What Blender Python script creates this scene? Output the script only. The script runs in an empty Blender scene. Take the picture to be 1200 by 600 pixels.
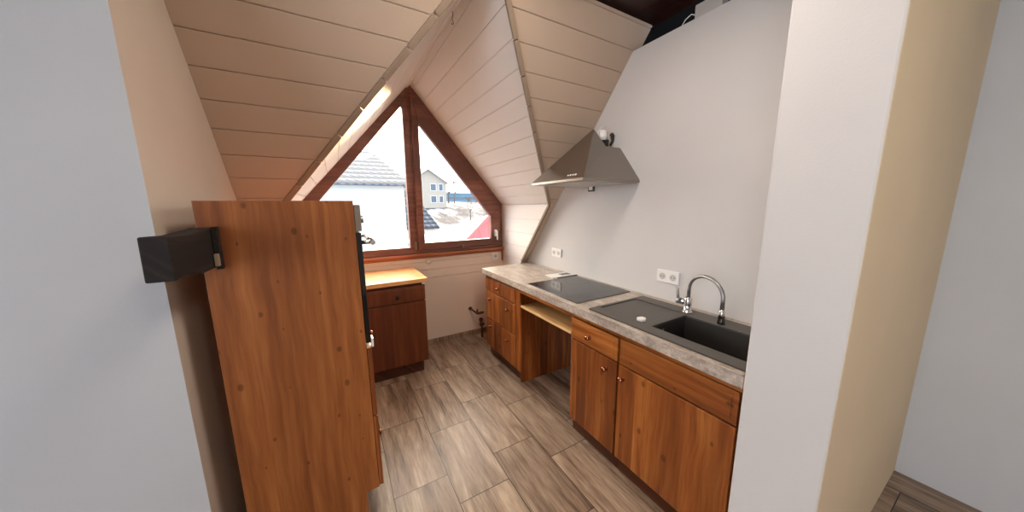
import bpy, bmesh, math, random
from mathutils import Vector, Matrix
random.seed(4)
COL = bpy.context.scene.collection
V = Vector

# ------------------------------------------------------------------ materials
def srgb(r, g, b):
    f = lambda c: (c/255/12.92) if c/255 <= .04045 else ((c/255+.055)/1.055)**2.4
    return (f(r), f(g), f(b), 1)

class NT:
    def __init__(s, name):
        s.m = bpy.data.materials.new(name); s.m.use_nodes = True
        s.t = s.m.node_tree; s.t.nodes.clear()
        s.out = s.t.nodes.new('ShaderNodeOutputMaterial')
        s.b = s.t.nodes.new('ShaderNodeBsdfPrincipled')
        s.t.links.new(s.b.outputs[0], s.out.inputs[0])
    def n(s, typ, **kw):
        nd = s.t.nodes.new('ShaderNode'+typ)
        for k, v in kw.items(): setattr(nd, k, v)
        return nd
    def l(s, a, b): s.t.links.new(a, b)
    def math(s, op, a, b=None, c=None):
        nd = s.n('Math', operation=op)
        for i, v in enumerate((a, b, c)):
            if v is None: continue
            if isinstance(v, (int, float)): nd.inputs[i].default_value = v
            else: s.l(v, nd.inputs[i])
        return nd.outputs[0]
    def vmath(s, op, a, b):
        nd = s.n('VectorMath', operation=op)
        for i, v in enumerate((a, b)):
            if isinstance(v, tuple): nd.inputs[i].default_value = v
            else: s.l(v, nd.inputs[i])
        return nd.outputs[0]
    def ramp(s, fac, stops):
        nd = s.n('ValToRGB'); cr = nd.color_ramp
        while len(cr.elements) < len(stops): cr.elements.new(.5)
        for e, (p, c) in zip(cr.elements, stops): e.position = p; e.color = c
        s.l(fac, nd.inputs[0]); return nd.outputs[0]
    def mix(s, fac, a, b, blend='MIX'):
        nd = s.n('MixRGB', blend_type=blend)
        for i, v in zip((0, 1, 2), (fac, a, b)):
            if isinstance(v, (int, float)): nd.inputs[i].default_value = v
            elif isinstance(v, tuple): nd.inputs[i].default_value = v
            else: s.l(v, nd.inputs[i])
        return nd.outputs[0]
    def noise(s, vec, scale, detail=4, rough=.5):
        nd = s.n('TexNoise'); nd.inputs['Scale'].default_value = scale
        nd.inputs['Detail'].default_value = detail; nd.inputs['Roughness'].default_value = rough
        s.l(vec, nd.inputs['Vector']); return nd.outputs[0]
    def bump(s, h, strength=.2, dist=.002):
        nd = s.n('Bump'); nd.inputs['Strength'].default_value = strength
        nd.inputs['Distance'].default_value = dist
        s.l(h, nd.inputs['Height']); s.l(nd.outputs[0], s.b.inputs['Normal'])
    def set(s, color=None, rough=None, metal=None, spec=None):
        if color is not None:
            if isinstance(color, tuple): s.b.inputs['Base Color'].default_value = color
            else: s.l(color, s.b.inputs['Base Color'])
        if rough is not None: s.b.inputs['Roughness'].default_value = rough
        if metal is not None: s.b.inputs['Metallic'].default_value = metal
        if spec is not None: s.b.inputs['Specular IOR Level'].default_value = spec
        return s.m

def plaster(name, c, amt=.06, rough=.9):
    t = NT(name); co = t.n('TexCoord').outputs['Object']
    a = t.noise(co, 2.2, 3); b = t.noise(co, 160, 2)
    d = tuple(max(0, x*(1-amt*2)) for x in c[:3])+(1,)
    col = t.mix(a, d, c)
    t.bump(b, .25, .0015)
    return t.set(col, rough, spec=.25)

def flat(name, c, rough=.5, metal=0, var=.08, scale=25, spec=.5):
    t = NT(name); co = t.n('TexCoord').outputs['Object']
    a = t.noise(co, scale, 3)
    d = tuple(max(0, x*(1-var*2)) for x in c[:3])+(1,)
    return t.set(t.mix(a, d, c), rough, metal, spec)

def pine(name, dark, mid, light, axis='Z', rough=.38, knots=True, stave=.085, sc=1.0, tall=0):
    """stained pine: staves glued side by side, long grain, dark knots"""
    t = NT(name)
    co = t.n('TexCoord').outputs['Object']
    rnd = t.n('ObjectInfo').outputs['Random']
    off = t.n('CombineXYZ')
    for i in range(3): t.l(t.math('MULTIPLY', rnd, 7.3+i*3.1), off.inputs[i])
    p = t.vmath('ADD', co, off.outputs[0])
    sp = t.n('SeparateXYZ'); t.l(p, sp.inputs[0]); x, y, z = sp.outputs
    if axis == 'Z': cross, along = t.math('ADD', x, y), z
    elif axis == 'Y': cross, along = t.math('ADD', x, z), y
    else: cross, along = t.math('ADD', y, z), x
    st = t.math('FLOOR', t.math('DIVIDE', cross, stave))
    wn = t.n('TexWhiteNoise', noise_dimensions='1D'); t.l(st, wn.inputs['W'])
    v = t.n('CombineXYZ'); t.l(cross, v.inputs[0]); t.l(t.math('MULTIPLY_ADD', wn.outputs[0], 3.0, t.math('MULTIPLY', along, .055)), v.inputs[1])
    # bend the grain a little
    g0 = t.n('CombineXYZ'); t.l(cross, g0.inputs[0]); t.l(t.math('MULTIPLY', along, .8), g0.inputs[1])
    w = t.noise(g0.outputs[0], 3.5, 2)
    v2 = t.vmath('ADD', v.outputs[0], (0, 0, 0))
    cx = t.n('CombineXYZ'); t.l(t.math('MULTIPLY', w, .05), cx.inputs[0]); v2 = t.vmath('ADD', v2, cx.outputs[0])
    g = t.noise(v2, 34*sc, 5, .6)
    broad = t.noise(v2, 7*sc, 2, .5)
    col = t.ramp(t.mix(.35, g, broad), [(.34, dark), (.5, mid), (.66, light)])
    tone = t.math('ADD', t.math('MULTIPLY', wn.outputs[0], .34), t.math('MULTIPLY', broad, .5))
    col = t.mix(t.ramp(tone, [(.2, ((.5 if tall else .85),)*3+(1,)), (.62, (0,)*3+(1,))]), col, dark, 'MIX')
    if knots:
        kv = t.n('CombineXYZ'); t.l(t.math('MULTIPLY', cross, 1.0), kv.inputs[0]); t.l(t.math('MULTIPLY', along, .62), kv.inputs[1])
        vo = t.n('TexVoronoi', voronoi_dimensions='2D'); vo.inputs['Scale'].default_value = 9.0 if tall else 7.0; vo.inputs['Randomness'].default_value = 1
        t.l(kv.outputs[0], vo.inputs['Vector'])
        d = vo.outputs['Distance']
        cr = t.n('SeparateColor'); t.l(vo.outputs['Color'], cr.inputs[0])
        rad = t.math('MULTIPLY_ADD', t.math('POWER', cr.outputs[0], 2), .055, .022)
        d = t.math('MULTIPLY_ADD', t.math('SUBTRACT', g, .5), .05, d)
        sm = t.n('MapRange'); sm.interpolation_type = 'SMOOTHSTEP'; t.l(t.math('DIVIDE', d, rad), sm.inputs[0]); sm.inputs[1].default_value = .75; sm.inputs[2].default_value = 1.5; sm.inputs[3].default_value = 1; sm.inputs[4].default_value = 0
        k = sm.outputs[0]
        k = t.math('MULTIPLY', k, t.math('GREATER_THAN', cr.outputs[1], .25))
        soft = t.math('MULTIPLY', k, .55)
        col = t.mix(soft, col, tuple(c*.22 for c in dark[:3])+(1,))
    t.bump(g, .12, .001)
    return t.set(col, rough, spec=.4)

PD, PM, PL = srgb(100, 48, 18), srgb(163, 92, 38), srgb(200, 128, 62)
M = {}
M['pine_v'] = pine('stained pine vertical', PD, PM, PL, 'Z')
M['pine_y'] = pine('stained pine lengthwise', PD, PM, PL, 'Y')
M['pine_x'] = pine('stained pine crosswise', PD, PM, PL, 'X')
M['pine_tall'] = pine('honey pine panel', srgb(116, 62, 27), srgb(158, 93, 44), srgb(186, 118, 63), 'Z', rough=.42, stave=.11, tall=1)
M['pine_dark'] = pine('deep stained pine', srgb(84, 40, 18), srgb(112, 58, 28), srgb(138, 76, 38), 'Z', rough=.4, knots=False)
M['birch'] = pine('light raw spruce board', srgb(196, 148, 92), srgb(222, 180, 124), srgb(236, 202, 150), 'Y', knots=False, stave=.2)
M['birch_x'] = pine('light varnished top', srgb(206, 140, 82), srgb(228, 172, 112), srgb(240, 192, 134), 'X', knots=False, stave=.5)
M['window_wood'] = pine('red brown window wood', srgb(100, 60, 49), srgb(134, 86, 72), srgb(152, 104, 88), 'X', knots=False, stave=.6)
M['sill_wood'] = pine('orange brown sill wood', srgb(140, 78, 50), srgb(176, 106, 72), srgb(196, 126, 88), 'X', knots=False, stave=.6)
M['ceiling_wood'] = pine('dark stained ceiling boards', srgb(34, 14, 9), srgb(52, 22, 14), srgb(66, 30, 18), 'X', knots=False, stave=.12)
M['beam_black'] = pine('black brown rough timber', srgb(22, 18, 16), srgb(40, 32, 28), srgb(64, 50, 42), 'Y', rough=.8, knots=False, stave=.3, sc=1.4)
M['wall_white'] = plaster('white plaster', srgb(212, 209, 206))
M['wall_left'] = plaster('warm bounce plaster', srgb(214, 200, 184))  # warm sun bounce on this wall is put into its colour
M['wall_grey'] = plaster('cool white plaster', srgb(206, 208, 210))
M['wall_warm_lit'] = plaster('lamp warmed plaster', srgb(232, 213, 182))  # warm light on the stub's front face, painted in as a yellow tone
M['knee'] = plaster('pale knee wall paint', srgb(238, 220, 204))
M['boards'] = plaster('dim toned boards', srgb(198, 177, 157), .05, .6)  # same boards as the dormer, with the dimmer light painted into the tone
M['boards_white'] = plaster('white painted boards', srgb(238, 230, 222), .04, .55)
M['groove'] = flat('shadow gap paint', srgb(150, 132, 112), .9)
M['trim'] = flat('putty painted trim', srgb(158, 138, 118), .6)
M['black'] = flat('matt black plastic', srgb(18, 17, 17), .45)
M['void'] = flat('unlit loft tone', srgb(16, 12, 11), .95)  # darkness of the unlit loft is put into this near-black colour
M['white_plastic'] = flat('white plastic', srgb(236, 234, 230), .35, var=.02)
M['socket_hole'] = flat('grey socket well', srgb(196, 192, 186), .4, var=.02)
M['hob_glass'] = flat('black ceramic glass', srgb(30, 31, 32), .07, var=.02, spec=.7)
M['oven_glass'] = flat('black oven glass', srgb(10, 10, 11), .06, var=.02)
M['chrome'] = flat('chrome', srgb(222, 220, 218), .22, 1, .03)
M['steel_hose'] = flat('grey steel spout', srgb(160, 160, 160), .38, .85, .05)
M['knob'] = flat('aged copper knob', srgb(176, 120, 92), .22, 1, .05)
M['paper'] = flat('white paper', srgb(238, 236, 232), .8, var=.02)
M['paper_grey'] = flat('printed grey panel', srgb(120, 122, 122), .8)
M['copper_pipe'] = flat('dull copper pipe', srgb(120, 76, 58), .35, .8)
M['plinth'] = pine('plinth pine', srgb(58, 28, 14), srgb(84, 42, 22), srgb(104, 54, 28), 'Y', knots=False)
M['dark_inside'] = flat('dark cabinet inside', srgb(92, 54, 30), .7)
M['snow'] = flat('snow', srgb(196, 198, 204), .9, var=.05, scale=.6)
M['house_white'] = plaster('pale render', srgb(186, 192, 184))
M['house_beige'] = plaster('beige render', srgb(158, 149, 136))
M['house_red'] = flat('red cladding', srgb(170, 88, 88), .8)
M['blue_roof'] = flat('blue sheet cladding', srgb(80, 116, 136), .7)
M['pane_dark'] = flat('far window glass', srgb(78, 86, 94), .2)
M['bark'] = flat('grey brown twigs', srgb(88, 78, 70), .9)

def m_steel():
    t = NT('brushed stainless steel'); co = t.n('TexCoord').outputs['Object']
    v = t.vmath('MULTIPLY', co, (3, 3, 160)); g = t.noise(v, 4, 4)
    t.l(t.ramp(g, [(.3, (.28,)*3+(1,)), (.7, (.42,)*3+(1,))]), t.b.inputs['Roughness'])
    return t.set(t.mix(g, srgb(140, 132, 124), srgb(168, 160, 152)), None, 1)
M['steel'] = m_steel()
def m_sink():
    t = NT('grey brown granite composite'); co = t.n('TexCoord').outputs['Object']
    g = t.noise(co, 900, 2); t.bump(g, .1, .0005)
    return t.set(t.mix(g, srgb(62, 58, 54), srgb(92, 87, 81)), .42)
M['sink'] = m_sink()
def m_bowl():
    t = NT('dark granite bowl'); co = t.n('TexCoord').outputs['Object']
    g = t.noise(co, 900, 2)
    return t.set(t.mix(g, srgb(40, 38, 36), srgb(62, 59, 56)), .45)
M['bowl'] = m_bowl()
def m_stone():
    t = NT('grey beige slate laminate'); co = t.n('TexCoord').outputs['Object']
    v = t.vmath('MULTIPLY', co, (1.6, .8, 1.6))
    a = t.noise(v, 9, 8, .65); b = t.noise(co, 60, 5, .7)
    c = t.mix(.45, a, b)
    col = t.ramp(c, [(.36, srgb(134, 122, 112)), (.5, srgb(180, 167, 154)), (.62, srgb(212, 200, 186))])
    return t.set(col, .34)
M['stone'] = m_stone()
def m_floor():
    t = NT('wood look floor tiles'); co = t.n('TexCoord').outputs['Object']
    sp = t.n('SeparateXYZ'); t.l(co, sp.inputs[0]); x, y, z = sp.outputs
    W, L = .2915, .565
    u = t.math('DIVIDE', t.math('SUBTRACT', x, .1335), W)
    row = t.math('FLOOR', u)
    par = t.math('ABSOLUTE', t.math('MODULO', row, 2))
    offy = t.math('MULTIPLY_ADD', par, -.2, 1.50)
    vv = t.math('DIVIDE', t.math('SUBTRACT', y, offy), L)
    cell = t.math('FLOOR', vv)
    fu = t.math('SUBTRACT', u, row); fv = t.math('SUBTRACT', vv, cell)
    eu = t.math('MULTIPLY', t.math('MINIMUM', fu, t.math('SUBTRACT', 1, fu)), W)
    ev = t.math('MULTIPLY', t.math('MINIMUM', fv, t.math('SUBTRACT', 1, fv)), L)
    e = t.math('MINIMUM', eu, ev)
    grout = t.math('LESS_THAN', e, .0022)
    wn = t.n('TexWhiteNoise', noise_dimensions='2D')
    cv = t.n('CombineXYZ'); t.l(row, cv.inputs[0]); t.l(cell, cv.inputs[1]); t.l(cv.outputs[0], wn.inputs['Vector'])
    wc = t.n('SeparateColor'); t.l(wn.outputs['Color'], wc.inputs[0])
    gx = t.math('ADD', x, t.math('MULTIPLY', wc.outputs[0], 9))
    gy = t.math('ADD', t.math('MULTIPLY', y, .085), t.math('MULTIPLY', wc.outputs[1], 9))
    gc = t.n('CombineXYZ'); t.l(gx, gc.inputs[0]); t.l(gy, gc.inputs[1])
    wv = t.noise(gc.outputs[0], 5, 2)
    cx = t.n('CombineXYZ'); t.l(t.math('MULTIPLY', wv, .16), cx.inputs[0])
    gp = t.vmath('ADD', gc.outputs[0], cx.outputs[0])
    g = t.noise(gp, 15, 7, .62)
    g2 = t.noise(gp, 90, 3, .6)
    gg = t.mix(.3, g, g2)
    col = t.ramp(gg, [(.35, srgb(84, 64, 50)), (.45, srgb(132, 110, 92)), (.55, srgb(164, 142, 121)), (.66, srgb(194, 173, 150))])
    tone = t.math('MULTIPLY_ADD', wc.outputs[2], .3, .80)
    tc = t.n('CombineXYZ')
    for i in range(3): t.l(tone, tc.inputs[i])
    col = t.mix(1.0, col, tc.outputs[0], 'MULTIPLY')
    col = t.mix(grout, col, srgb(48, 40, 35))
    h = t.math('SUBTRACT', 1, t.math('MULTIPLY', grout, 1))
    t.bump(h, .5, .001)
    return t.set(col, .38, spec=.45)
M['floor'] = m_floor()
def m_tile():
    t = NT('snow dusted roof tiles'); co = t.n('TexCoord').outputs['Object']
    sp = t.n('SeparateXYZ'); t.l(co, sp.inputs[0]); x, y, z = sp.outputs
    rz = t.math('FRACT', t.math('DIVIDE', z, .17)); rx = t.math('FRACT', t.math('DIVIDE', t.math('ADD', x, y), .24))
    n = t.noise(co, 9, 4)
    a = t.math('ADD', t.math('MULTIPLY', rz, .62), t.math('ADD', t.math('MULTIPLY', t.math('ABSOLUTE', t.math('SUBTRACT', rx, .5)), .5), t.math('MULTIPLY', n, .34)))
    return t.set(t.ramp(a, [(.40, srgb(10, 14, 20)), (.66, srgb(34, 42, 54)), (.90, srgb(104, 112, 124))]), .7)
M['roof_tile'] = m_tile()
def m_ground():
    t = NT('snowy hillside with paths and scrub'); co = t.n('TexCoord').outputs['Object']
    a = t.noise(co, .16, 6, .6); b = t.noise(t.vmath('MULTIPLY', co, (1, .35, 1)), .6, 6, .7)
    c = t.mix(.5, a, b)
    return t.set(t.ramp(c, [(.45, srgb(54, 46, 42)), (.50, srgb(96, 88, 84)), (.55, srgb(160, 160, 166))]), .9)
M['ground'] = m_ground()
def m_glass():
    m = bpy.data.materials.new('clear window glass'); m.use_nodes = True; t = m.node_tree; t.nodes.clear()
    o = t.nodes.new('ShaderNodeOutputMaterial'); mx = t.nodes.new('ShaderNodeMixShader')
    tr = t.nodes.new('ShaderNodeBsdfTransparent'); gl = t.nodes.new('ShaderNodeBsdfGlossy')
    tr.inputs[0].default_value = (.97, .985, .98, 1)
    gl.inputs['Roughness'].default_value = .02; mx.inputs[0].default_value = .04
    t.links.new(tr.outputs[0], mx.inputs[1]); t.links.new(gl.outputs[0], mx.inputs[2]); t.links.new(mx.outputs[0], o.inputs[0])
    return m
M['glass'] = m_glass()

# ------------------------------------------------------------------ mesh helpers
def nb(): return bmesh.new()
def box(bm, a, b):
    """axis aligned box between two corners"""
    x0, x1 = sorted((a[0], b[0])); y0, y1 = sorted((a[1], b[1])); z0, z1 = sorted((a[2], b[2]))
    v = [bm.verts.new(p) for p in ((x0,y0,z0),(x1,y0,z0),(x1,y1,z0),(x0,y1,z0),(x0,y0,z1),(x1,y0,z1),(x1,y1,z1),(x0,y1,z1))]
    for f in ((0,3,2,1),(4,5,6,7),(0,1,5,4),(1,2,6,5),(2,3,7,6),(3,0,4,7)): bm.faces.new([v[i] for i in f])
    return bm
def prism(bm, poly, d):
    """planar polygon pushed along vector d"""
    d = V(d); a = [bm.verts.new(V(p)) for p in poly]; b = [bm.verts.new(V(p)+d) for p in poly]
    n = len(poly); bm.faces.new(a); bm.faces.new(b[::-1])
    for i in range(n):
        j = (i+1) % n; bm.faces.new((a[i], b[i], b[j], a[j]))
    return bm
def hull(bm, pts):
    vs = [bm.verts.new(V(p)) for p in pts]; bmesh.ops.convex_hull(bm, input=vs); return bm
def tube(bm, pts, r, seg=14, cap=True):
    pts = [V(p) for p in pts]; rs = r if isinstance(r, (list, tuple)) else [r]*len(pts)
    rings = []; up = None
    for i, p in enumerate(pts):
        t = (pts[min(i+1, len(pts)-1)]-pts[max(i-1, 0)]).normalized()
        if up is None:
            up = V((0,0,1)) if abs(t.z) < .9 else V((1,0,0))
        s = t.cross(up).normalized(); up = s.cross(t).normalized()
        rings.append([bm.verts.new(p+(s*math.cos(k*2*math.pi/seg)+up*math.sin(k*2*math.pi/seg))*rs[i]) for k in range(seg)])
    for a, b in zip(rings, rings[1:]):
        for k in range(seg):
            f = bm.faces.new((a[k], a[(k+1)%seg], b[(k+1)%seg], b[k])); f.smooth = True
    if cap: bm.faces.new(rings[0][::-1]); bm.faces.new(rings[-1])
    return bm
def bar(bm, a, b, w, h, up=(0,0,1)):
    """rectangular bar from a to b, w across, h along up"""
    a, b = V(a), V(b); t = (b-a).normalized(); s = t.cross(V(up)).normalized(); u = s.cross(t).normalized()
    q = [s*w/2+u*h/2, -s*w/2+u*h/2, -s*w/2-u*h/2, s*w/2-u*h/2]
    return prism(bm, [a+k for k in q], b-a)
def setp(o, label=None, cat=None, group=None, kind=None):
    for k, v in (('label', label), ('category', cat), ('group', group), ('kind', kind)):
        if v: o[k] = v
    return o
def obj(name, bm, mat, parent=None, bev=0, base=None, seg=2):
    bmesh.ops.recalc_face_normals(bm, faces=bm.faces)
    off = V((0,0,0))
    if parent is not None:
        p = parent
        while p is not None: off += p.location; p = p.parent
    elif base is not None: off = V(base)
    for v in bm.verts: v.co -= off
    me = bpy.data.meshes.new(name); bm.to_mesh(me); bm.free()
    mats = mat if isinstance(mat, (list, tuple)) else [mat]
    for m in mats: me.materials.append(M[m])
    o = bpy.data.objects.new(name, me); COL.objects.link(o)
    if parent is not None: o.parent = parent
    elif base is not None: o.location = base
    if bev:
        md = o.modifiers.new('edge', 'BEVEL'); md.width = bev; md.segments = seg; md.limit_method = 'ANGLE'; md.harden_normals = False
    return o
def thing(name, loc, label=None, cat=None, group=None, kind=None):
    o = bpy.data.objects.new(name, None); o.empty_display_size = .1; COL.objects.link(o); o.location = loc
    return setp(o, label, cat, group, kind)
def struct(name, bm, mat, bev=0): return setp(obj(name, bm, mat, None, bev), kind='structure')

# ------------------------------------------------------------------ measured room
A, T = 4.4493, 1.2569                 # main roof slope: z = A - T*y
XL, XR, YW = -.476, 1.831, 3.25
XC, ZK, XG, ZG = 1.741, 1.533, .7316, 2.697   # dormer cheek, eave, ridge
XK = 2*XG-XC
ZTOP, ZC, ZWT = 2.661, 2.70, 2.539
yS = lambda z: (A-z)/T
YP0, YP1, XP = .219, .446, 1.20       # wall stub by the worktop
YE = 1.33                             # end of the left wall
nS = V((0, T, 1)).normalized()        # outward normal of the main slope (away from room)

# floor
struct('floor', box(nb(), (-2.6, -3.1, -.06), (3.2, 3.75, 0)), 'floor')
# walls
struct('wall_left', box(nb(), (-.60, YE+.1, 0), (XL, 3.55, ZC)), 'wall_left')
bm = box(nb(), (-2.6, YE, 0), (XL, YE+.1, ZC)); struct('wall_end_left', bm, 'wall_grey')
# faces of the left wall end that look into the kitchen carry the warm sun bounce as colour
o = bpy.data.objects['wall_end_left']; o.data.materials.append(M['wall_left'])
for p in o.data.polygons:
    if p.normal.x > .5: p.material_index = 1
struct('wall_right', box(nb(), (XR, YP1, 0), (XR+.11, 3.6, ZWT)), 'wall_white', .004)
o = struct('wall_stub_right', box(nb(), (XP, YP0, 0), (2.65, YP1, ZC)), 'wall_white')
o.data.materials.append(M['wall_warm_lit'])
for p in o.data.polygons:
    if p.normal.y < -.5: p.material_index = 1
md = o.modifiers.new('edge', 'BEVEL'); md.width = .006; md.segments = 2; md.limit_method = 'ANGLE'
struct('wall_far_right', box(nb(), (2.65, -3.0, 0), (2.75, YP1, ZC)), 'wall_grey')
bm = nb()                              # side wall of the viewer's room with a wide opening added for fill light
for a, b in (((-2.7,-3.0,0),(-2.6,-1.9,ZC)), ((-2.7,.4,0),(-2.6,YE+.1,ZC)), ((-2.7,-1.9,0),(-2.6,.4,.75)), ((-2.7,-1.9,2.25),(-2.6,.4,ZC))): box(bm, a, b)
struct('wall_far_left', bm, 'wall_grey')
bm = box(nb(), (-2.7, -3.1, 0), (2.75, -3, ZC))
struct('wall_back', bm, 'wall_white')
# knee wall below the window: boarded strip above a plain, slightly proud lower panel
bm = box(nb(), (XL, YW+.012, 0), (XR, YW+.1, 1.03))
zz = .755
for h in (.089, .089, .089):
    box(bm, (XL, YW, zz+.002), (XC, YW+.014, zz+h-.002)); zz += h
struct('wall_window', bm, 'knee', .0015)
struct('wall_window_lower', box(nb(), (XL, YW-.012, 0), (XR, YW+.012, .752)), 'knee', .004)
# wall above / beside the window closing the dormer end
bm = nb(); 
prism(bm, [(XL-.1, YW+.03, 1.0), (XK+.02, YW+.03, 1.0), (XK+.02, YW+.03, ZK+.02), (XG, YW+.03, ZG+.04), (XC-.02, YW+.03, ZK+.02), (XC-.02, YW+.03, 1.0), (XR+.1, YW+.03, 1.0), (XR+.1, YW+.03, 2.95), (XL-.1, YW+.03, 2.95)], (0, .04, 0))
struct('wall_gable', bm, 'boards_white')
struct('baseboard_window', box(nb(), (XL, YW-.022, 0), (XR, YW-.012, .05)), 'floor', .001)

# ---- boarded surfaces: each board clipped from the outline, small shadow gaps between
def clip(poly, axis, lim, keep_less):
    out = []
    for i, p in enumerate(poly):
        q = poly[(i+1) % len(poly)]
        a, b = p[axis]-lim, q[axis]-lim
        if keep_less: a, b = -a, -b
        if a >= 0: out.append(p)
        if (a >= 0) != (b >= 0):
            k = a/(a-b); out.append(tuple(p[j]+(q[j]-p[j])*k for j in (0, 1)))
    return out
def boards(bm, poly2, cuts, axis, to3, outward, th=.014, gap=.0035):
    """poly2 in surface coordinates; cuts = board edges along axis"""
    out = V(outward)
    for a, b in zip(cuts, cuts[1:]):
        p = clip(clip(poly2, axis, a+gap/2, False), axis, b-gap/2, True)
        if len(p) < 3: continue
        ar = sum(p[i][0]*p[(i+1)%len(p)][1]-p[(i+1)%len(p)][0]*p[i][1] for i in range(len(p)))
        if abs(ar) < 1e-4: continue
        prism(bm, [to3(q) for q in p], out*th)
    # groove bottom behind them
    prism(bm, [to3(q)+out*th*.55 for q in poly2], out*.04)
def cuts_from(lo, hi, ref, step):
    k0 = math.floor((lo-ref)/step); c = [lo]; z = ref+(k0+1)*step
    while z < hi-1e-3: c.append(z); z += step
    return c+[hi]

# main slope (x, z) on both sides of the dormer
to_s = lambda q: V((q[0], yS(q[1]), q[1]))
zt_x = XG-(ZG-ZTOP)*(XC-XG)/(ZG-ZK)
for side in (-1, 1):
    xk, xt = (XK, zt_x) if side < 0 else (XC, 2*XG-zt_x)
    xo = XL if side < 0 else 1.887
    def edge(z): return xk if z <= ZK else xk+(xt-xk)*(z-ZK)/(ZTOP-ZK)
    e_ = .0015*side
    poly = [(xo, .02), (xk+e_, .02), (xk+e_, ZK), (xt+e_, ZTOP), (xo, ZTOP)]
    bm = nb()
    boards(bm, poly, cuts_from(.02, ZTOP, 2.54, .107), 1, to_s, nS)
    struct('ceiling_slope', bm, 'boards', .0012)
# dormer roof slopes, coordinates (y, z)
for side in (1, -1):
    xs = lambda z: XG+side*(ZG-z)*(XC-XG)/(ZG-ZK)
    to_d = lambda q: V((xs(q[1]), q[0], q[1]))
    poly = [(YW+.05, ZK), (yS(ZK), ZK), (yS(ZG), ZG), (YW+.05, ZG)]
    out = V((side*(ZG-ZK), 0, (XC-XG))).normalized()
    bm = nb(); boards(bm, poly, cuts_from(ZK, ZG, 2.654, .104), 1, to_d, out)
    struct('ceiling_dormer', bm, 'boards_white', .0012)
    xc = XC if side > 0 else XK
    poly = [(YW+.05, .40), (yS(.40), .40), (yS(ZK), ZK), (YW+.05, ZK)]
    bm = nb(); boards(bm, poly, cuts_from(.40, ZK, 1.38, .15), 1, lambda q: V((xc, q[0], q[1])), V((side, 0, 0)))
    struct('wall_dormer_right' if side > 0 else 'wall_dormer_left', bm, 'boards_white', .0012)
    # moulding along the valley, in short lengths that end in small steps
    a = V((xc, yS(ZK), ZK)); b = V((XG, yS(ZG), ZG)); bm = nb(); n = 9
    for i in range(n):
        p, q = a.lerp(b, i/n+.002), a.lerp(b, (i+1)/n-.002)
        bar(bm, p-nS*.010, q-nS*.010, .030, .024, nS)
    lo = V((xc, yS(.92), .92))
    bar(bm, a-nS*.010, lo-nS*.010, .026, .024, nS)
    struct('trim_valley', bm, 'trim', .004)
# ridge strip of the dormer
bm = bar(nb(), (XG-.02, YW+.03, ZG-.03), (XG-.02, yS(ZG)+.06, ZG-.03), .034, .012, V((-.7, 0, 1)))
struct('trim_ridge', bm, 'boards_white', .003)
# dark boarded ceiling of the loft over the camera side
bm = nb(); x = -2.7
while x < 1.95:
    box(bm, (x, -3.1, ZC-.012), (min(x+.118, 1.95), 1.52, ZC)); x += .12
box(bm, (-2.7, -3.1, ZC), (1.95, 1.52, ZC+.05))
struct('ceiling', bm, 'ceiling_wood', .001)
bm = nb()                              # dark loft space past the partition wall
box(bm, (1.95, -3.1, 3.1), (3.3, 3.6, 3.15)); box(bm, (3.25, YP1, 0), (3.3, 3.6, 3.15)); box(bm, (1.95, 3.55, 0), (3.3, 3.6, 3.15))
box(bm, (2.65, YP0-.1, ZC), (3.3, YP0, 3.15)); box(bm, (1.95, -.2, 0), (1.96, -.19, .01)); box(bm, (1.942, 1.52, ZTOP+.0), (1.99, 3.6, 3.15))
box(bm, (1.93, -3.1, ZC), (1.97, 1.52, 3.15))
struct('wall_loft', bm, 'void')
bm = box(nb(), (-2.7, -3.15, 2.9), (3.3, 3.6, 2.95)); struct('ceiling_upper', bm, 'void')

# ------------------------------------------------------------------ window
W = thing('window_1', (XG, YW, 1.03), kind='structure')
sl = (ZG-ZK)/(XC-XG)
def bars(bm, outer, inner, y0, y1):
    n = len(outer)
    for i in range(n):
        j = (i+1) % n
        q = [outer[i], outer[j], inner[j], inner[i]]
        prism(bm, [(a, y0, b) for a, b in q], (0, y1-y0, 0))
Z0 = 1.03
ox0, ox1, mx = XK-.01, 1.735, .712
zo = lambda x: ZG+.012-abs(x-XG)*sl
# outer frame (fixed) incl. left glazing
outer = [(ox0, Z0), (mx, Z0), (mx, zo(mx)), (ox0, zo(ox0))]
def zl(x): return 2.487+(x-.648)*1.19
inner = [(ox0+.09, 1.10), (.65, 1.10), (.65, zl(.65)), (ox0+.09, zl(ox0+.09))]
bm = nb(); bars(bm, outer, inner, YW-.012, YW+.06)
outer2 = [(mx, Z0), (ox1, Z0), (ox1, zo(ox1)), (XG, zo(XG)), (mx, zo(mx))]
in2 = [(.752, 1.085), (1.665, 1.085), (1.665, 1.475), (.752, 2.50), (.752, 2.50)]
bars(bm, outer2, in2, YW-.006, YW+.06)
obj('window_frame', bm, 'window_wood', W, .004)
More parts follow.
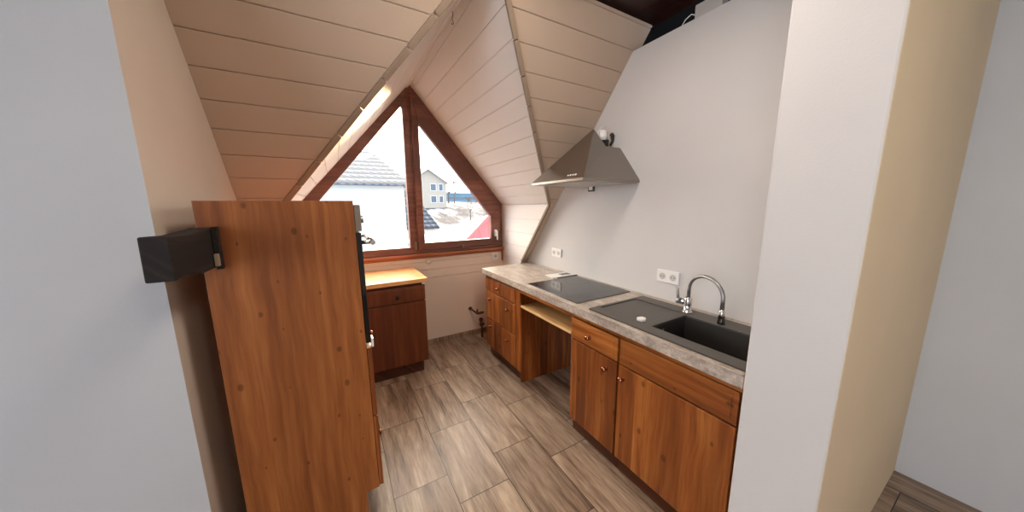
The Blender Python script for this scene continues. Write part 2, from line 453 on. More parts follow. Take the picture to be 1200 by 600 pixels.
# opening sash on the right, a little proud
so = [(.728, 1.062), (1.690, 1.062), (1.690, 1.510), (.728, 2.600)]
si = [(.797, 1.143), (1.575, 1.143), (1.575, 1.402), (.797, 2.335)]
bm = nb(); bars(bm, so, si, YW-.034, YW+.03)
sash = obj('sash', bm, 'window_wood', W, .006)
bm = nb(); box(bm, (1.615, YW-.042, 1.165), (1.645, YW-.034, 1.245)); tube(bm, [(1.63, YW-.04, 1.225), (1.63, YW-.075, 1.225)], .009)
tube(bm, [(1.63, YW-.072, 1.235), (1.632, YW-.078, 1.19), (1.636, YW-.07, 1.125)], [.010, .010, .008])
setp(obj('handle', bm, 'white_plastic', sash, .002), 'white handle turned down')
bm = tube(nb(), [(1.21, YW-.034, 1.075), (1.21, YW-.06, 1.075)], .018); obj('sash_stop', bm, 'window_wood', W)
bm = box(nb(), (.698, YW-.03, 1.075), (.708, YW-.012, 1.16)); obj('hinge_cover', bm, 'trim', W, .003)
for nm, poly in (('pane', [(ox0+.09, 1.10), (.65, 1.10), (.65, zl(.65)), (ox0+.09, zl(ox0+.09))]), ('pane', si)):
    bm = prism(nb(), [(a, YW+.012, b) for a, b in poly], (0, .004, 0)); obj(nm, bm, 'glass', W)
bm = box(nb(), (XK, YW-.045, .998), (XC-.002, YW+.0, 1.028)); box(bm, (XK, YW-.02, .975), (XC-.002, YW, .998))
box(bm, (XC-.022, YW-.016, .86), (XC-.002, YW, .975))
setp(obj('window_sill', bm, 'sill_wood', W, .006), 'orange-brown wooden sill strip')

# ------------------------------------------------------------------ kitchen fronts
def knob_bm(p, d):
    p, d = V(p), V(d)
    return tube(nb(), [p, p+d*.004, p+d*.012, p+d*.017, p+d*.022, p+d*.028, p+d*.031], [.013, .013, .006, .009, .0155, .0135, .006], 16)
XD, XB = 1.255, 1.275                  # door face, carcass front
KB = []                                # shared knob mesh
def add_knob(front, p, d):
    if not KB or KB[0][1] != tuple(d):
        o = obj('knob', knob_bm((0, 0, 0), d), 'knob'); KB.insert(0, (o, tuple(d)))
    else:
        o = KB[0][0].copy(); COL.objects.link(o)
    o.parent = front
    off = V((0,0,0)); q = front
    while q is not None: off += q.location; q = q.parent
    o.location = V(p)-off
def front(name, parent, y0, y1, z0, z1, mat, knobs=(), profile=False, groove=False):
    bm = box(nb(), (XD, y0, z0), (XB-.001, y1, z1))
    if profile:                        # raised middle field of a drawer front
        box(bm, (XD-.004, y0+.022, z0+.022), (XD+.002, y1-.022, z1-.022))
    if groove:
        n = max(2, round((y1-y0)/.095)); w = (y1-y0)/n
        for i in range(n): box(bm, (XD-.003, y0+i*w+.002, z0+.004), (XD+.002, y0+(i+1)*w-.002, z1-.004))
    o = obj(name, bm, mat, parent, .0035)
    for ky, kz in knobs: add_knob(o, (XD-(.004 if profile else .003 if groove else 0), ky, kz), (-1, 0, 0))
    return o
XBK = 1.826
def carcass(parent, y0, y1, top=.848, sides='pine_v', shelves=()):
    bm = nb(); t = .018
    box(bm, (XB, y0, .10), (XBK, y0+t, top)); box(bm, (XB, y1-t, .10), (XBK, y1, top))
    box(bm, (XB, y0+t, .10), (XBK, y1-t, .118)); box(bm, (XBK-.008, y0+t, .118), (XBK, y1-t, top-.05))
    obj('carcass', bm, sides, parent, .001)
    bm = box(nb(), (XD+.003, y0, .822), (XB-.001, y1, top)); box(bm, (XB-.001, y0+t, .822), (XB+.02, y1-t, top)); obj('top_rail', bm, 'pine_y', parent, .001)
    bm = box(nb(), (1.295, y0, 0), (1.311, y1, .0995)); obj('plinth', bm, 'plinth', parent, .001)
    for yy in (y0+.04, y1-.04): obj('foot', tube(nb(), [(XBK-.06, yy, 0), (XBK-.06, yy, .10)], .015), 'black', parent)

c = thing('base_cabinet', (1.53, .75, 0), 'stained pine sink cabinet with one wide false drawer over one large door', 'cabinet')
carcass(c, .456, 1.036)
front('false_drawer_front', c, .474, 1.030, .676, .818, 'pine_y', profile=True)
front('door', c, .474, 1.030, .107, .669, 'pine_v', [(1.002, .598)])
c = thing('base_cabinet', (1.53, 1.24, 0), 'narrow stained pine cabinet with drawer and door between open niche and sink cabinet', 'cabinet')
carcass(c, 1.040, 1.424)
front('drawer', c, 1.046, 1.416, .676, .812, 'pine_y', [(1.250, .738)], profile=True)
front('door', c, 1.046, 1.416, .107, .669, 'pine_v', [(1.118, .602)])
c = thing('drawer_cabinet', (1.53, 2.40, 0), 'stained pine cabinet of three drawers at the window end of the worktop', 'cabinet')
carcass(c, 2.085, 2.715, sides='pine_v')
front('drawer', c, 2.135, 2.71, .697, .818, 'pine_v', [(2.43, .757)], groove=True)
front('drawer', c, 2.135, 2.71, .408, .690, 'pine_v', [(2.245, .612), (2.60, .612)], groove=True)
front('drawer', c, 2.135, 2.71, .107, .401, 'pine_v', [(2.255, .318), (2.59, .335)], groove=True)
bm = box(nb(), (XD+.004, 2.060, .10), (XB-.001, 2.130, .84)); obj('filler_strip', bm, 'pine_v', c, .002)
bm = box(nb(), (XB, 2.062, .0), (XBK, 2.084, .84)); obj('side_panel', bm, 'pine_v', c, .001)

bm = nb(); box(bm, (1.262, 1.430, .688), (XBK, 2.056, .706)); 
t = setp(obj('shelf_board', bm, 'birch', None, .002, (1.53, 1.74, .688)), 'pale raw wooden shelf board under the worktop, spanning the open appliance niche', 'shelf')
bm = box(nb(), (XD+.004, 1.430, .812), (XD+.024, 2.056, .848))
setp(obj('niche_rail', bm, 'pine_y', None, .002, (XD, 1.74, .812)), 'stained pine rail under the worktop edge above the open niche', 'rail')
bm = box(nb(), (XBK-.02, 1.426, .0), (XBK-.002, 2.06, .16)); 

# worktop with a real cut-out for the sink bowl
X0, X1 = 1.236, XR-.001
bx0, bx1, by0, by1 = 1.345, 1.640, .470, .915
bm = nb(); zt, zb = .9, .8485
for a, b in (((X0, .450), (X1, by0-.008)), ((X0, by1+.008), (X1, 2.765)), ((X0, by0-.008), (bx0-.008, by1+.008)), ((bx1+.008, by0-.008), (X1, by1+.008))):
    box(bm, (a[0], a[1], zb), (b[0], b[1], zt))
bmesh.ops.remove_doubles(bm, verts=bm.verts, dist=1e-5)
setp(obj('worktop', bm, 'stone', None, .003, (1.53, 1.6, zb)), 'long grey-beige stone-look kitchen worktop along the white wall', 'worktop')

# hob
h = thing('hob', (1.54, 1.69, .9), 'black glass ceramic hob let into the worktop below the extractor hood', 'hob')
bm = box(nb(), (1.282, 1.400, .9), (1.79, 1.984, .9055)); obj('glass_plate', bm, 'hob_glass', h, .002)
M['ring'] = flat('faint grey print', srgb(52, 53, 54), .2)
for px, py, r in ((1.43, 1.55, .09), (1.43, 1.83, .075), (1.66, 1.55, .075), (1.66, 1.83, .10)):
    n = 40; bm = nb()
    for k in range(n):
        a, b = k*2*math.pi/n, (k+1)*2*math.pi/n
        bm.faces.new([bm.verts.new((px+math.cos(t)*q, py+math.sin(t)*q, .9058)) for t, q in ((a, r), (b, r), (b, r-.0012), (a, r-.0012))])
    obj('cooking_zone_marking', bm, 'ring', h)

# sink
s = thing('sink', (1.52, .86, .9), 'grey composite sink with drainer set in the worktop by the wall stub', 'sink')
sx0, sx1, sy0, sy1, zr_ = 1.268, 1.765, .452, 1.283, .909
bm = nb()
box(bm, (sx0, sy0, .9), (sx1, by0, zr_)); box(bm, (sx0, by0, .9), (bx0, by1, zr_)); box(bm, (bx1, by0, .9), (sx1, by1, zr_))
box(bm, (sx0, by1, .9), (bx0-.0, sy1, zr_)); box(bm, (bx0, by1, .9), (bx1+.03, .955, zr_)); box(bm, (bx1+.03, by1, .9), (sx1, sy1, zr_))
box(bm, (bx0, 1.262, .9), (bx1+.03, sy1, zr_))
bmesh.ops.remove_doubles(bm, verts=bm.verts, dist=1e-5)
obj('rim', bm, 'sink', s, .0025)
bm = box(nb(), (bx0, .955, .9), (bx1+.03, 1.262, .9035)); obj('drainer', bm, 'sink', s, .001)
bm = nb(); d = .725; r = .02
wl = [((bx0+.001, by0+.001), (bx1-.001, by1-.001))]
(a0, b0), (a1, b1) = wl[0]; tt = .006
for q, w in (((a0-tt, b0-tt, d), (a0, b1+tt, .9)), ((a1, b0-tt, d), (a1+tt, b1+tt, .9)), ((a0, b0-tt, d), (a1, b0, .9)), ((a0, b1, d), (a1, b1+tt, .9)), ((a0-tt, b0-tt, d-tt), (a1+tt, b1+tt, d))):
    box(bm, q, w)
bw = obj('bowl', bm, 'bowl', s)
bm = tube(nb(), [(1.49, .66, .7255), (1.49, .66, .7300)], .045, 28); setp(obj('drain', bm, 'chrome', bw), 'chrome drain')
bm = nb(); n = 24; c0 = V((1.44, by1-.004, .855))
tube(bm, [c0+V((math.cos(k*2*math.pi/n)*.017, 0, math.sin(k*2*math.pi/n)*.017)) for k in range(n+1)], .0022, 8, False)
setp(obj('overflow_ring', bm, 'chrome', bw), 'chrome overflow ring')

# faucet
f = thing('faucet', (1.70, .94, .909), 'tall chrome kitchen tap with arched grey spout over the sink', 'tap')
bm = tube(nb(), [(1.70, .94, .909), (1.70, .94, .915), (1.70, .94, .916), (1.70, .94, .955), (1.70, .94, .985), (1.70, .94, 1.0)], [.027, .026, .020, .021, .021, .016], 24)
tube(bm, [(1.70, .925, .965), (1.70, .985, .965)], .017, 20)
obj('body', bm, 'chrome', f)
bm = tube(nb(), [(1.70, .985, .965), (1.70, 1.003, .965)], .019, 20); tube(bm, [(1.70, .997, .965), (1.699, 1.002, 1.0), (1.697, 1.006, 1.040)], [.009, .008, .007])
obj('lever', bm, 'steel_hose', f)
P = []
n = 22
for k in range(n+1):
    a = math.pi*k/n
    P.append((1.70-.035*(1-math.cos(a)), .94-.104*(1-math.cos(a)), 1.050+.090*math.sin(a)))
arc = [(1.70, .94, .995)] + P + [(1.629, .731, .995)]
bm = tube(nb(), arc, .0095, 14); obj('spout', bm, 'steel_hose', f)
bm = tube(nb(), [(1.629, .731, 1.0), (1.628, .730, .985), (1.626, .728, .925)], [.0105, .0135, .0175], 18); obj('spray_head', bm, 'chrome', f)

# small white piece on the drainer
bm = nb(); P = [(-.022, -.018), (.006, -.024), (.026, -.010), (.022, .014), (-.006, .022), (-.026, .008)]
prism(bm, [(1.375+x, 1.0+y, .9035) for x, y in P], (0, 0, .016))
setp(obj('plastic_plug', bm, 'white_plastic', None, .004, (1.375, 1.0, .9035)), 'small white plastic piece lying on the grey drainer', 'plug')

# leaflet with a grey panel by the hob
l = thing('leaflet', (1.70, 2.1, .9), 'white folded leaflet with a dark grey panel lying behind the hob', 'leaflet')
bm = nb(); box(bm, (1.575, 2.030, .9002), (1.815, 2.150, .906)); obj('sheet', bm, 'paper', l, .001)
bm = box(nb(), (1.70, 2.055, .906), (1.80, 2.115, .9075)); obj('printed_panel', bm, 'paper_grey', l)
bm = box(nb(), (1.60, 1.992, .9001), (1.82, 2.004, .908)); setp(obj('binding', bm, 'black', l, .001), 'black edge strip')

# ------------------------------------------------------------------ sockets
def socket(label, cx, cy, cz, wid, n, wall='x', name='wall_socket'):
    t = thing(name, (cx, cy, cz), label, 'socket')
    bm = nb(); h = .04
    if wall == 'x': box(bm, (cx-.010, cy-wid/2, cz-h), (cx, cy+wid/2, cz+h))
    else: box(bm, (cx-wid/2, cy-.010, cz-h), (cx+wid/2, cy, cz+h))
    obj('cover_plate', bm, 'white_plastic', t, .003)
    for k in range(n):
        o = (k-(n-1)/2)*.071
        b2 = nb()
        if wall == 'x':
            p = V((cx-.010, cy+o, cz)); d = V((-1, 0, 0)); u = V((0, 1, 0))
        else:
            p = V((cx+o, cy-.010, cz)); d = V((0, -1, 0)); u = V((1, 0, 0))
        tube(b2, [p, p+d*.0012], .0215, 28)
        r = obj('socket_insert', b2, 'socket_hole', t)
        b3 = nb()
        for sgn in (-1, 1): tube(b3, [p+u*sgn*.0095+d*.0012, p+u*sgn*.0095+d*.0022], .0032, 10)
        obj('pin_hole', b3, 'black', r)
socket('white double wall socket beside the tap above the sink drainer', XR, 1.151, 1.058, .152, 2)
socket('small white double wall socket on the wall behind the far end of the worktop', XR, 2.30, 1.067, .145, 2)
socket('white single socket on the knee wall under the right corner of the window sill', 1.635, YW, .921, .08, 1, 'y')
bm = tube(nb(), [(.828, YW, .935), (.828, YW-.008, .935), (.828, YW-.016, .935)], [.030, .030, .016], 24)
setp(obj('cable_outlet', bm, 'knee', None, 0, (.828, YW, .935)), 'small round cream cable outlet on the knee wall below the window post', 'outlet')
t = thing('wall_switch', (XR, 1.862, 1.662), 'tiny white square with a dark frame on the wall just under the hood', 'switch')
bm = box(nb(), (XR-.010, 1.828, 1.628), (XR, 1.896, 1.696)); obj('frame', bm, 'black', t, .002)
bm = box(nb(), (XR-.016, 1.842, 1.642), (XR-.010, 1.882, 1.682)); obj('rocker', bm, 'white_plastic', t, .002)

# ------------------------------------------------------------------ extractor hood
h = thing('extractor_hood', (XR, 1.69, 1.665), 'brushed steel pyramid extractor hood on the white wall above the hob', 'extractor hood')
hx, h0, h1 = 1.315, 1.411, 1.965
A0, B0, C0, D0, E0 = (hx, h0, 1.688), (XR, h0, 1.688), (XR, 1.590, 1.926), (1.685, 1.590, 1.926), (1.655, 1.680, 2.052)
mir = lambda p: (p[0], h0+h1-p[1], p[2])
bm = nb()
def plate(poly, thick):                # folded sheet with its own thickness
    n_ = (V(poly[1])-V(poly[0])).cross(V(poly[2])-V(poly[0])).normalized(); prism(bm, poly, n_*thick)
plate([A0, B0, C0, D0], -.002); plate([A0, D0, E0], -.002)
plate([mir(A0), mir(B0), mir(C0), mir(D0)], .002); plate([mir(A0), mir(D0), mir(E0)], .002)
plate([A0, E0, mir(E0), mir(A0)], .002)
box(bm, (1.685, 1.590, 1.920), (XR, h0+h1-1.590, 1.926))
plate([D0, E0, mir(E0), mir(D0)], .002)
obj('canopy', bm, 'steel', h, .002)
bm = box(nb(), (hx-.004, h0-.002, 1.668), (XR, h1, 1.688)); setp(obj('bottom_frame', bm, 'steel', h, .003), 'bright steel lower rim')
bm = box(nb(), (hx+.05, h0+.05, 1.664), (XR-.05, h1-.05, 1.668)); obj('filter', bm, 'socket_hole', h)
bm = nb()
fn = V((-(2.052-1.688), 0, (1.655-hx))).normalized()
for k in range(4):
    p = V((hx+.02, 1.50+k*.024, 1.688+.02*(2.052-1.688)/(1.655-hx)))
    tube(bm, [p, p+fn*.005], .006, 12)
setp(obj('push_button', bm, 'white_plastic', h), 'row of small light push buttons')
bm = tube(nb(), [(1.745, 1.68, 1.926), (1.745, 1.68, 1.932)], .052, 28); col = obj('collar', bm, 'chrome', h)
bm = tube(nb(), [(1.742, 1.68, 1.932), (1.738, 1.68, 1.982)], [.043, .050], 28); setp(obj('duct_socket', bm, 'black', h), 'black duct socket')
bm = tube(nb(), [(1.735, 1.68, 1.982), (1.735, 1.68, 2.052)], .036, 28); setp(obj('duct_stub', bm, 'white_plastic', h), 'white plastic duct stub')
P = []
for k in range(26):
    a = math.pi*(1.15-k/25*1.35); P.append((1.742+math.cos(a)*.050, 1.665, 2.040+math.sin(a)*.038))
bm = tube(nb(), P+[(1.797, 1.665, 1.99), (1.785, 1.67, 1.935)], .0028, 8); setp(obj('power_cable', bm, 'white_plastic', h), 'thin looped cable')
bm = tube(nb(), [(1.80, 1.655, 2.035), (1.812, 1.65, 2.018), (1.812, 1.65, 1.985), (1.80, 1.66, 1.95)], [.014, .013, .009, .007], 12)
setp(obj('plug', bm, 'black', h), 'dark brown plug')

# ------------------------------------------------------------------ tall oven cabinet on the left
c = thing('tall_cabinet', (-.16, 1.66, 0), 'tall honey-coloured pine oven cabinet against the left wall, its plain side to the viewer', 'cabinet')
tx0, tx1, ty0, ty1, tz = -.393, .064, 1.358, 1.958, 1.546
bm = nb(); prism(bm, [(tx0, ty0, 0), (.012, ty0, 0), (.012, ty0, .245), (tx1, ty0, .245), (tx1, ty0, tz), (tx0, ty0, tz)], (0, .02, 0))
obj('side_panel', bm, 'pine_tall', c, .0015)
bm = nb(); prism(bm, [(tx0, ty1-.02, 0), (.012, ty1-.02, 0), (.012, ty1-.02, .245), (tx1, ty1-.02, .245), (tx1, ty1-.02, tz), (tx0, ty1-.02, tz)], (0, .02, 0))
obj('side_panel', bm, 'pine_tall', c, .0015)
bm = nb(); box(bm, (tx0, ty0+.02, tz-.02), (tx1, ty1-.02, tz)); box(bm, (tx0, ty0+.02, .245), (tx1, ty1-.02, .263)); box(bm, (tx0, ty0+.02, .92), (tx1-.002, ty1-.02, .938)); box(bm, (tx0, ty0+.02, .263), (tx0+.008, ty1-.02, tz-.02))
obj('carcass', bm, 'pine_x', c)
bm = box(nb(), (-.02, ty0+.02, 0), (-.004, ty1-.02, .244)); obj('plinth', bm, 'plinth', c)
for z0, z1, kz in ((.250, .600, .30), (.606, .925, .875)):
    bm = box(nb(), (tx1+.001, ty0+.003, z0), (tx1+.020, ty1-.003, z1)); o = obj('door' if z0 < .5 else 'drawer', bm, 'pine_v', c, .003)
    add_knob(o, (tx1+.020, 1.655, kz), (1, 0, 0))
o = thing('oven', (.06, 1.66, .94), 'built-in oven with black glass door and steel control strip, seen edge-on in the tall cabinet', 'oven')
bm = box(nb(), (-.30, ty0+.03, .945), (tx1, ty1-.03, 1.52)); obj('housing', bm, 'black', o)
bm = box(nb(), (tx1+.001, ty0+.004, 1.425), (tx1+.024, ty1-.004, 1.53)); p = obj('control_panel', bm, 'steel', o, .002)
bm = nb()
bm = tube(nb(), [(tx1+.024, 1.66, 1.462), (tx1+.052, 1.66, 1.462)], .018, 20); obj('control_knob', bm, 'steel_hose', p, .001)
bm = tube(nb(), [(tx1+.024, 1.80, 1.462), (tx1+.052, 1.80, 1.462)], .018, 20); obj('control_knob', bm, 'steel_hose', p, .001)
bm = box(nb(), (tx1+.001, ty0+.004, .948), (tx1+.020, ty1-.004, 1.418)); d = obj('door', bm, 'oven_glass', o, .002)
bm = tube(nb(), [(tx1+.068, 1.45, 1.368), (tx1+.068, 1.87, 1.368)], .011, 16)
for yy in (1.48, 1.84): tube(bm, [(tx1+.018, yy, 1.368), (tx1+.068, yy, 1.368)], .009, 12)
setp(obj('handle', bm, 'chrome', d), 'bright steel bar handle')
bm = box(nb(), (tx1+.021, ty0+.004, .926), (tx1+.030, ty0+.05, .965)); setp(obj('catch', bm, 'white_plastic', c, .003), 'small white plastic catch')

# black timber stub fixed to the cabinet side
bm = nb()
Pp = [(1.045, 1.345), (1.16, 1.345), (1.22, 1.330), (1.358, 1.328), (1.358, 1.460), (1.16, 1.452), (1.050, 1.456)]
bm = nb(); prism(bm, [(-.408, y, z) for y, z in Pp], (.053, 0, 0))
b = setp(obj('timber_stub', bm, 'beam_black', None, .004, (-.38, 1.35, 1.33)), 'short rough black-brown timber stub projecting beside the top of the tall cabinet', 'beam')
bm = box(nb(), (-.354, 1.335, 1.322), (-.338, 1.358, 1.462)); obj('end_plate', bm, 'beam_black', b, .002)
bm = box(nb(), (-.352, 1.318, 1.335), (-.341, 1.334, 1.375)); setp(obj('wedge', bm, 'trim', b, .001), 'pale wooden wedge')

# ------------------------------------------------------------------ low cabinet under the window
c = thing('low_cabinet', (.34, 2.93, 0), 'small dark pine cabinet with pale wooden top standing under the left window', 'cabinet')
lx0, lx1, ly0, ly1 = .034, .628, 2.674, 3.22
bm = nb(); box(bm, (lx0, ly0, .12), (lx0+.018, ly1, .86)); box(bm, (lx1-.018, ly0, .12), (lx1, ly1, .86)); box(bm, (lx0+.018, ly0, .12), (lx1-.018, ly1, .138)); box(bm, (lx0+.018, ly1-.01, .138), (lx1-.018, ly1, .86)); box(bm, (lx0+.018, ly0, .84), (lx1-.018, ly0+.08, .86))
obj('carcass', bm, 'pine_dark', c, .001)
bm = box(nb(), (lx0+.004, ly0-.020, .702), (lx1+.004, ly0-.001, .838)); box(bm, (lx0+.024, ly0-.024, .722), (lx1-.016, ly0-.018, .818)); o = obj('drawer', bm, 'pine_dark', c, .003); 
bm = knob_bm((.395, ly0-.024, .757), (0, -1, 0)); k = obj('knob', bm, 'black', o); setp(k, 'dark wooden knob')
bm = box(nb(), (lx0+.004, ly0-.020, .124), (lx1+.004, ly0-.001, .694)); o = obj('door', bm, 'pine_dark', c, .003)
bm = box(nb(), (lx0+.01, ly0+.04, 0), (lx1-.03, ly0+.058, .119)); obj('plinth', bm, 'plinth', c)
bm = box(nb(), (lx0-.012, ly0-.03, .862), (lx1+.03, YW-.014, .897)); obj('top_board', bm, 'birch_x', c, .003)
bm = box(nb(), (lx1-.02, ly0-.022, .842), (lx1+.006, ly0+.02, .861)); setp(obj('spacer', bm, 'white_plastic', c, .002), 'small white spacer')

# ------------------------------------------------------------------ pipe stubs at the window end
w = thing('water_pipe', (1.25, 2.85, .39), 'copper pipe stub with a tap end, upper one beside the drawer cabinet end', 'pipe')
bm = tube(nb(), [(1.285, 3.237, .325), (1.285, 3.02, .325)], .010, 14); tube(bm, [(1.285, 3.237, .325), (1.285, 3.22, .325)], .022, 18)
obj('pipe', bm, 'copper_pipe', w)
bm = tube(nb(), [(1.315, 3.03, .325), (1.365, 3.03, .325)], [.016, .012], 16); tube(bm, [(1.285, 3.03, .325), (1.325, 3.03, .325)], .014, 16); tube(bm, [(1.285, 3.03, .325), (1.285, 3.02, .375)], .012)
bb = obj('valve', bm, 'copper_pipe', w)
bm = nb()
w2 = thing('water_pipe', (1.30, 3.1, .1), 'lower pipe stub with a downward drain leg beside the drawer cabinet end', 'pipe')
bm = tube(nb(), [(1.42, 3.237, .16), (1.40, 3.18, .16), (1.37, 3.12, .16), (1.37, 3.10, .15), (1.37, 3.10, .0)], .011, 14); tube(bm, [(1.42, 3.238, .16), (1.418, 3.22, .16)], .024, 18)
obj('pipe', bm, 'copper_pipe', w2)
bm = tube(nb(), [(1.345, 3.10, .155), (1.395, 3.10, .155)], .017, 16); obj('elbow', bm, 'copper_pipe', w2)

# wire hook hanging from the dormer ridge
hp = V((.705, 1.90, 2.655))
bm = tube(nb(), [hp+V((0,0,.012)), hp, hp+V((.004, 0, -.02)), hp+V((-.003, 0, -.04)), hp+V((.005, 0, -.062)), hp+V((0, 0, -.072)), hp+V((-.008, 0, -.066))], .0022, 8)
setp(obj('wire_hook', bm, 'copper_pipe', None, 0, tuple(hp)), 'small twisted wire hook hanging at the dormer ridge above the window', 'hook')
# pale cable box on top of the partition wall
k = thing('cable_box', (1.84, 1.09, ZWT), 'small grey box with a wire on top of the white partition wall', 'box')
bm = box(nb(), (1.845, .98, ZWT), (1.90, 1.125, ZWT+.075)); obj('box_body', bm, 'socket_hole', k, .004)
bm = tube(nb(), [(1.86, 1.125, ZWT+.03), (1.855, 1.15, ZWT+.045), (1.85, 1.18, ZWT+.03), (1.848, 1.20, ZWT+.002)], .003, 8); obj('wire', bm, 'white_plastic', k)

# ------------------------------------------------------------------ outside
def terr(x, y):
    s = min(1, max(0, (y-18)/52)); s = s*s*(3-2*s)
    return -6.5+8.6*s+max(0, y-70)*.03+.25*math.sin(x*.35+y*.2)*min(1, y/30)
bm = nb(); nx, ny = 60, 60; G = {}
for i in range(nx+1):
    for j in range(ny+1):
        x = -60+i*3.2; y = 4.2+j*2.6; G[i, j] = bm.verts.new((x, y, terr(x, y)))
for i in range(nx):
    for j in range(ny): bm.faces.new((G[i, j], G[i+1, j], G[i+1, j+1], G[i, j+1]))
struct('ground', bm, 'ground')

def hip_house(label, x0, x1, y0, y1, zb, ze, zr, ridge, wallm, roofm, ov=.25, wins=(), name='house', gable=False):
    t = thing(name, ((x0+x1)/2, (y0+y1)/2, zb), label, 'house')
    if gable:
        xm = (x0+x1)/2
        bm = prism(nb(), [(x0, y0, zb), (x1, y0, zb), (x1, y0, ze), (xm, y0, zr-.12), (x0, y0, ze)], (0, y1-y0, 0)); obj('wall', bm, wallm, t)
        bm = nb()
        k = (zr-ze)/(xm-x0)
        for a in (-1, 1):
            xe = x0-ov if a < 0 else x1+ov
            prism(bm, [(xe, y0-ov, ze-ov*k), (xm, y0-ov, zr), (xm, y0-ov, zr+.16), (xe, y0-ov, ze-ov*k+.16)], (0, y1-y0+2*ov, 0))
        obj('roof', bm, roofm, t)
    else:
        bm = box(nb(), (x0, y0, zb), (x1, y1, ze)); obj('wall', bm, wallm, t)
        bm = hull(nb(), [(x0-ov, y0-ov, ze), (x1+ov, y0-ov, ze), (x1+ov, y1+ov, ze), (x0-ov, y1+ov, ze), (ridge[0], (y0+y1)/2, zr), (ridge[1], (y0+y1)/2, zr),
                         (x0-ov, y0-ov, ze-.06), (x1+ov, y0-ov, ze-.06), (x1+ov, y1+ov, ze-.06), (x0-ov, y1+ov, ze-.06)]); obj('roof', bm, roofm, t)
    for wx, wz, ww, wh in wins:
        fm = obj('window', box(nb(), (wx-ww/2-.1, y0-.06, wz-wh/2-.1), (wx+ww/2+.1, y0, wz+wh/2+.1)), 'snow', t)
        obj('glass_pane', box(nb(), (wx-ww/2, y0-.08, wz-wh/2), (wx+ww/2, y0-.06, wz+wh/2)), 'pane_dark', fm)
    return t
hip_house('large pale neighbouring house with snow-dusted grey tiled hip roof filling the left pane', -4.5, 2.15, 11.2, 16.5, -6.4, 2.28, 3.72, (-2, 1.5), 'house_white', 'roof_tile')
hip_house('small outbuilding with blue-grey snowy tiled roof low beside the window post', 2.48, 3.95, 13.4, 15.4, -6.4, .60, 2.30, (2.7, 3.0), 'house_white', 'roof_tile', .05)
hip_house('beige gabled house with four windows on the far hillside', 12.6, 19.6, 60, 69, 1.2, 6.2, 8.5, None, 'house_beige', 'snow', .5,
          [(17.0, 5.2, 1.0, 1.2), (18.5, 5.2, .7, 1.2), (17.0, 2.9, 1.0, 1.2), (18.5, 2.9, .7, 1.2)], gable=True)
bt = thing('warehouse', (34, 95, 2), 'long low blue building with snow roof on the far hillside', 'building')
obj('wall', box(nb(), (28, 90, 1.5), (42, 100, 5.4)), 'blue_roof', bt); obj('roof', box(nb(), (27.6, 89.6, 5.4), (42.4, 100.4, 6.0)), 'snow', bt)
bm = nb()
obj('window_band', box(nb(), (28.5, 89.9, 3.6), (41.5, 90, 4.3)), 'pane_dark', bt)
st = thing('shed', (4.6, 12, -6.4), 'low shed with a broad sloping snow-covered roof in front of the hillside', 'shed')
prism_pts = [(2.5, 9.6, -6.4), (7.6, 9.6, -6.4), (7.6, 9.6, 1.2), (2.5, 9.6, .0)]
obj('wall', prism(nb(), prism_pts, (0, 2.8, 0)), 'house_beige', st)
obj('roof', prism(nb(), [(2.3, 9.3, -.02), (7.9, 9.3, 1.35), (7.9, 9.3, 1.55), (2.3, 9.3, .18)], (0, 3.4, 0)), 'snow', st)
rt = thing('red_house', (4.3, 7.6, -6.4), 'red-clad gabled house close below the right corner of the window', 'house')
obj('wall', prism(nb(), [(2.72, 7, -6.4), (6.4, 7, -6.4), (6.4, 7, .66), (4.55, 7, 2.35), (2.72, 7, .66)], (1.1, 2, 0)), 'house_red', rt)
obj('roof', prism(nb(), [(2.60, 6.9, .56), (4.55, 6.9, 2.36), (6.5, 6.9, .56), (6.5, 6.9, .64), (4.55, 6.9, 2.44), (2.60, 6.9, .64)], (1.2, 2.2, 0)), 'house_red', rt)
def bare_tree(x, y, h, label, seed):
    r = random.Random(seed); z = terr(x, y); bm = nb()
    def grow(p, d, l, rad, n):
        q = p+d*l; tube(bm, [p, p.lerp(q, .5)+V((r.uniform(-.05, .05),)*3)*l, q], [rad, rad*.8, rad*.6], 5, False)
        if n == 0: return
        for _ in range(3 if n > 1 else 4):
            nd = (d+V((r.uniform(-.8, .8), r.uniform(-.8, .8), r.uniform(-.2, .6)))).normalized()
            grow(q, nd, l*r.uniform(.6, .8), rad*.6, n-1)
    grow(V((x, y, z-.1)), V((0, 0, 1)), h*.35, h*.03, 4)
    setp(obj('bare_tree', bm, 'bark', None, 0, (x, y, z)), label, 'tree', 'bare winter trees on the hillside outside the window')
TL = 'bare grey-brown winter tree on the snowy hillside'
for i, (x, y, h) in enumerate(((22, 66, 6), (25.5, 72, 6.5), (28, 58, 5), (29.5, 62, 6.2), (30, 53, 5), (20.5, 50, 4.5), (24, 47, 4), (34, 68, 7), (27, 51, 4.6), (22.5, 40, 3.5))):
    bare_tree(x, y, h, TL, i)

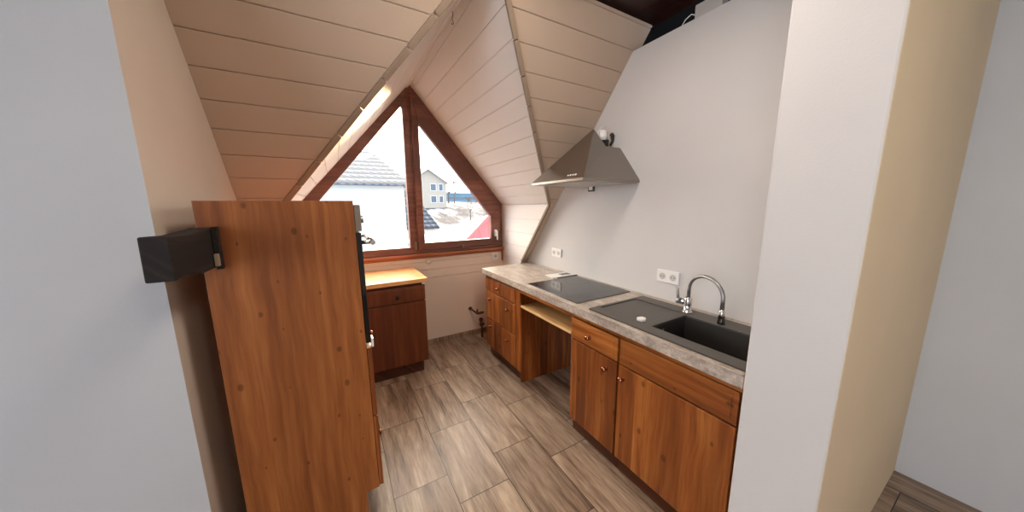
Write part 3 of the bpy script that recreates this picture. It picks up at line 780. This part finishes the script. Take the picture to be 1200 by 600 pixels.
# ------------------------------------------------------------------ light
w = bpy.data.worlds.new('winter sky'); bpy.context.scene.world = w; w.use_nodes = True
t = w.node_tree; t.nodes.clear()
def N(typ, **k):
    n = t.nodes.new('ShaderNode'+typ)
    for a, b in k.items(): setattr(n, a, b)
    return n
out = N('OutputWorld'); bg = N('Background'); tc = N('TexCoord'); sp = N('SeparateXYZ')
SUN = V((.27, 1, .14)).normalized()
dt = N('VectorMath', operation='DOT_PRODUCT'); dt.inputs[1].default_value = SUN
t.links.new(tc.outputs['Generated'], dt.inputs[0])
cr = N('ValToRGB'); e = cr.color_ramp.elements
e[0].position = 0; e[0].color = (.16, .19, .24, 1); e[1].position = 1; e[1].color = (1.5, 1.3, 1.08, 1)
k = cr.color_ramp.elements.new(.6); k.color = (.5, .53, .58, 1)
mr = N('MapRange'); mr.inputs[1].default_value = -1; mr.inputs[2].default_value = 1
t.links.new(dt.outputs['Value'], mr.inputs[0]); t.links.new(mr.outputs[0], cr.inputs[0])
t.links.new(cr.outputs[0], bg.inputs[0]); bg.inputs[1].default_value = 15.0; t.links.new(bg.outputs[0], out.inputs[0])

def light(name, typ, loc, d, energy, color, **k):
    L = bpy.data.lights.new(name, typ); L.energy = energy; L.color = color
    for a, b in k.items(): setattr(L, a, b)
    o = bpy.data.objects.new(name, L); COL.objects.link(o); o.location = loc
    if d is not None: o.rotation_euler = V(d).to_track_quat('-Z', 'Y').to_euler()
    return o
light('low_winter_sun', 'SUN', (2, 14, 5), -SUN, 9.0, (1, .60, .28), angle=math.radians(2.5))
light('side_fill', 'AREA', (-2.66, -.75, 1.5), (1, 0, 0), 21, (.97, .97, 1), shape='RECTANGLE', size=2.3, size_y=1.5)  # added fill from the left, at an opening that is never in view

light('kitchen_fill', 'AREA', (.70, .85, 2.64), (0, .1, -1), 17, (1, .86, .74), shape='DISK', size=.5)  # added fill above the view, no fitting seen there
light('hall_fill', 'AREA', (.6, -1.1, 2.62), (.1, .1, -1), 18, (1, .86, .70), shape='DISK', size=.5)  # added warm fill behind the camera, source unseen

# ------------------------------------------------------------------ camera
f_, yaw, pit, rol, hh = 355.0941, .5229, .1646, -.0095, 1.5211
cy, sy, cp, sp_ = math.cos(yaw), math.sin(yaw), math.cos(pit), math.sin(pit)
fw = V((sy*cp, cy*cp, -sp_)); rt = V((cy, -sy, 0)); up = rt.cross(fw)
r2 = rt*math.cos(rol)+up*math.sin(rol); u2 = -rt*math.sin(rol)+up*math.cos(rol)
cam = bpy.data.cameras.new('camera'); co = bpy.data.objects.new('camera', cam); COL.objects.link(co)
cam.sensor_fit = 'HORIZONTAL'; cam.sensor_width = 36; cam.lens = f_*36/1200; cam.clip_start = .02; cam.clip_end = 500
m = Matrix((r2, u2, -fw)).transposed().to_4x4(); m.translation = V((0, 0, hh)); co.matrix_world = m
sc = bpy.context.scene; sc.camera = co
sc.view_settings.view_transform = 'Standard'; sc.view_settings.look = 'None'; sc.view_settings.gamma = 1; sc.view_settings.use_curve_mapping = False
sc.view_settings.exposure = 0.0
sc.cycles.max_bounces = 10; sc.cycles.diffuse_bounces = 6; sc.cycles.use_denoising = True
sc.cycles.sample_clamp_indirect = 6
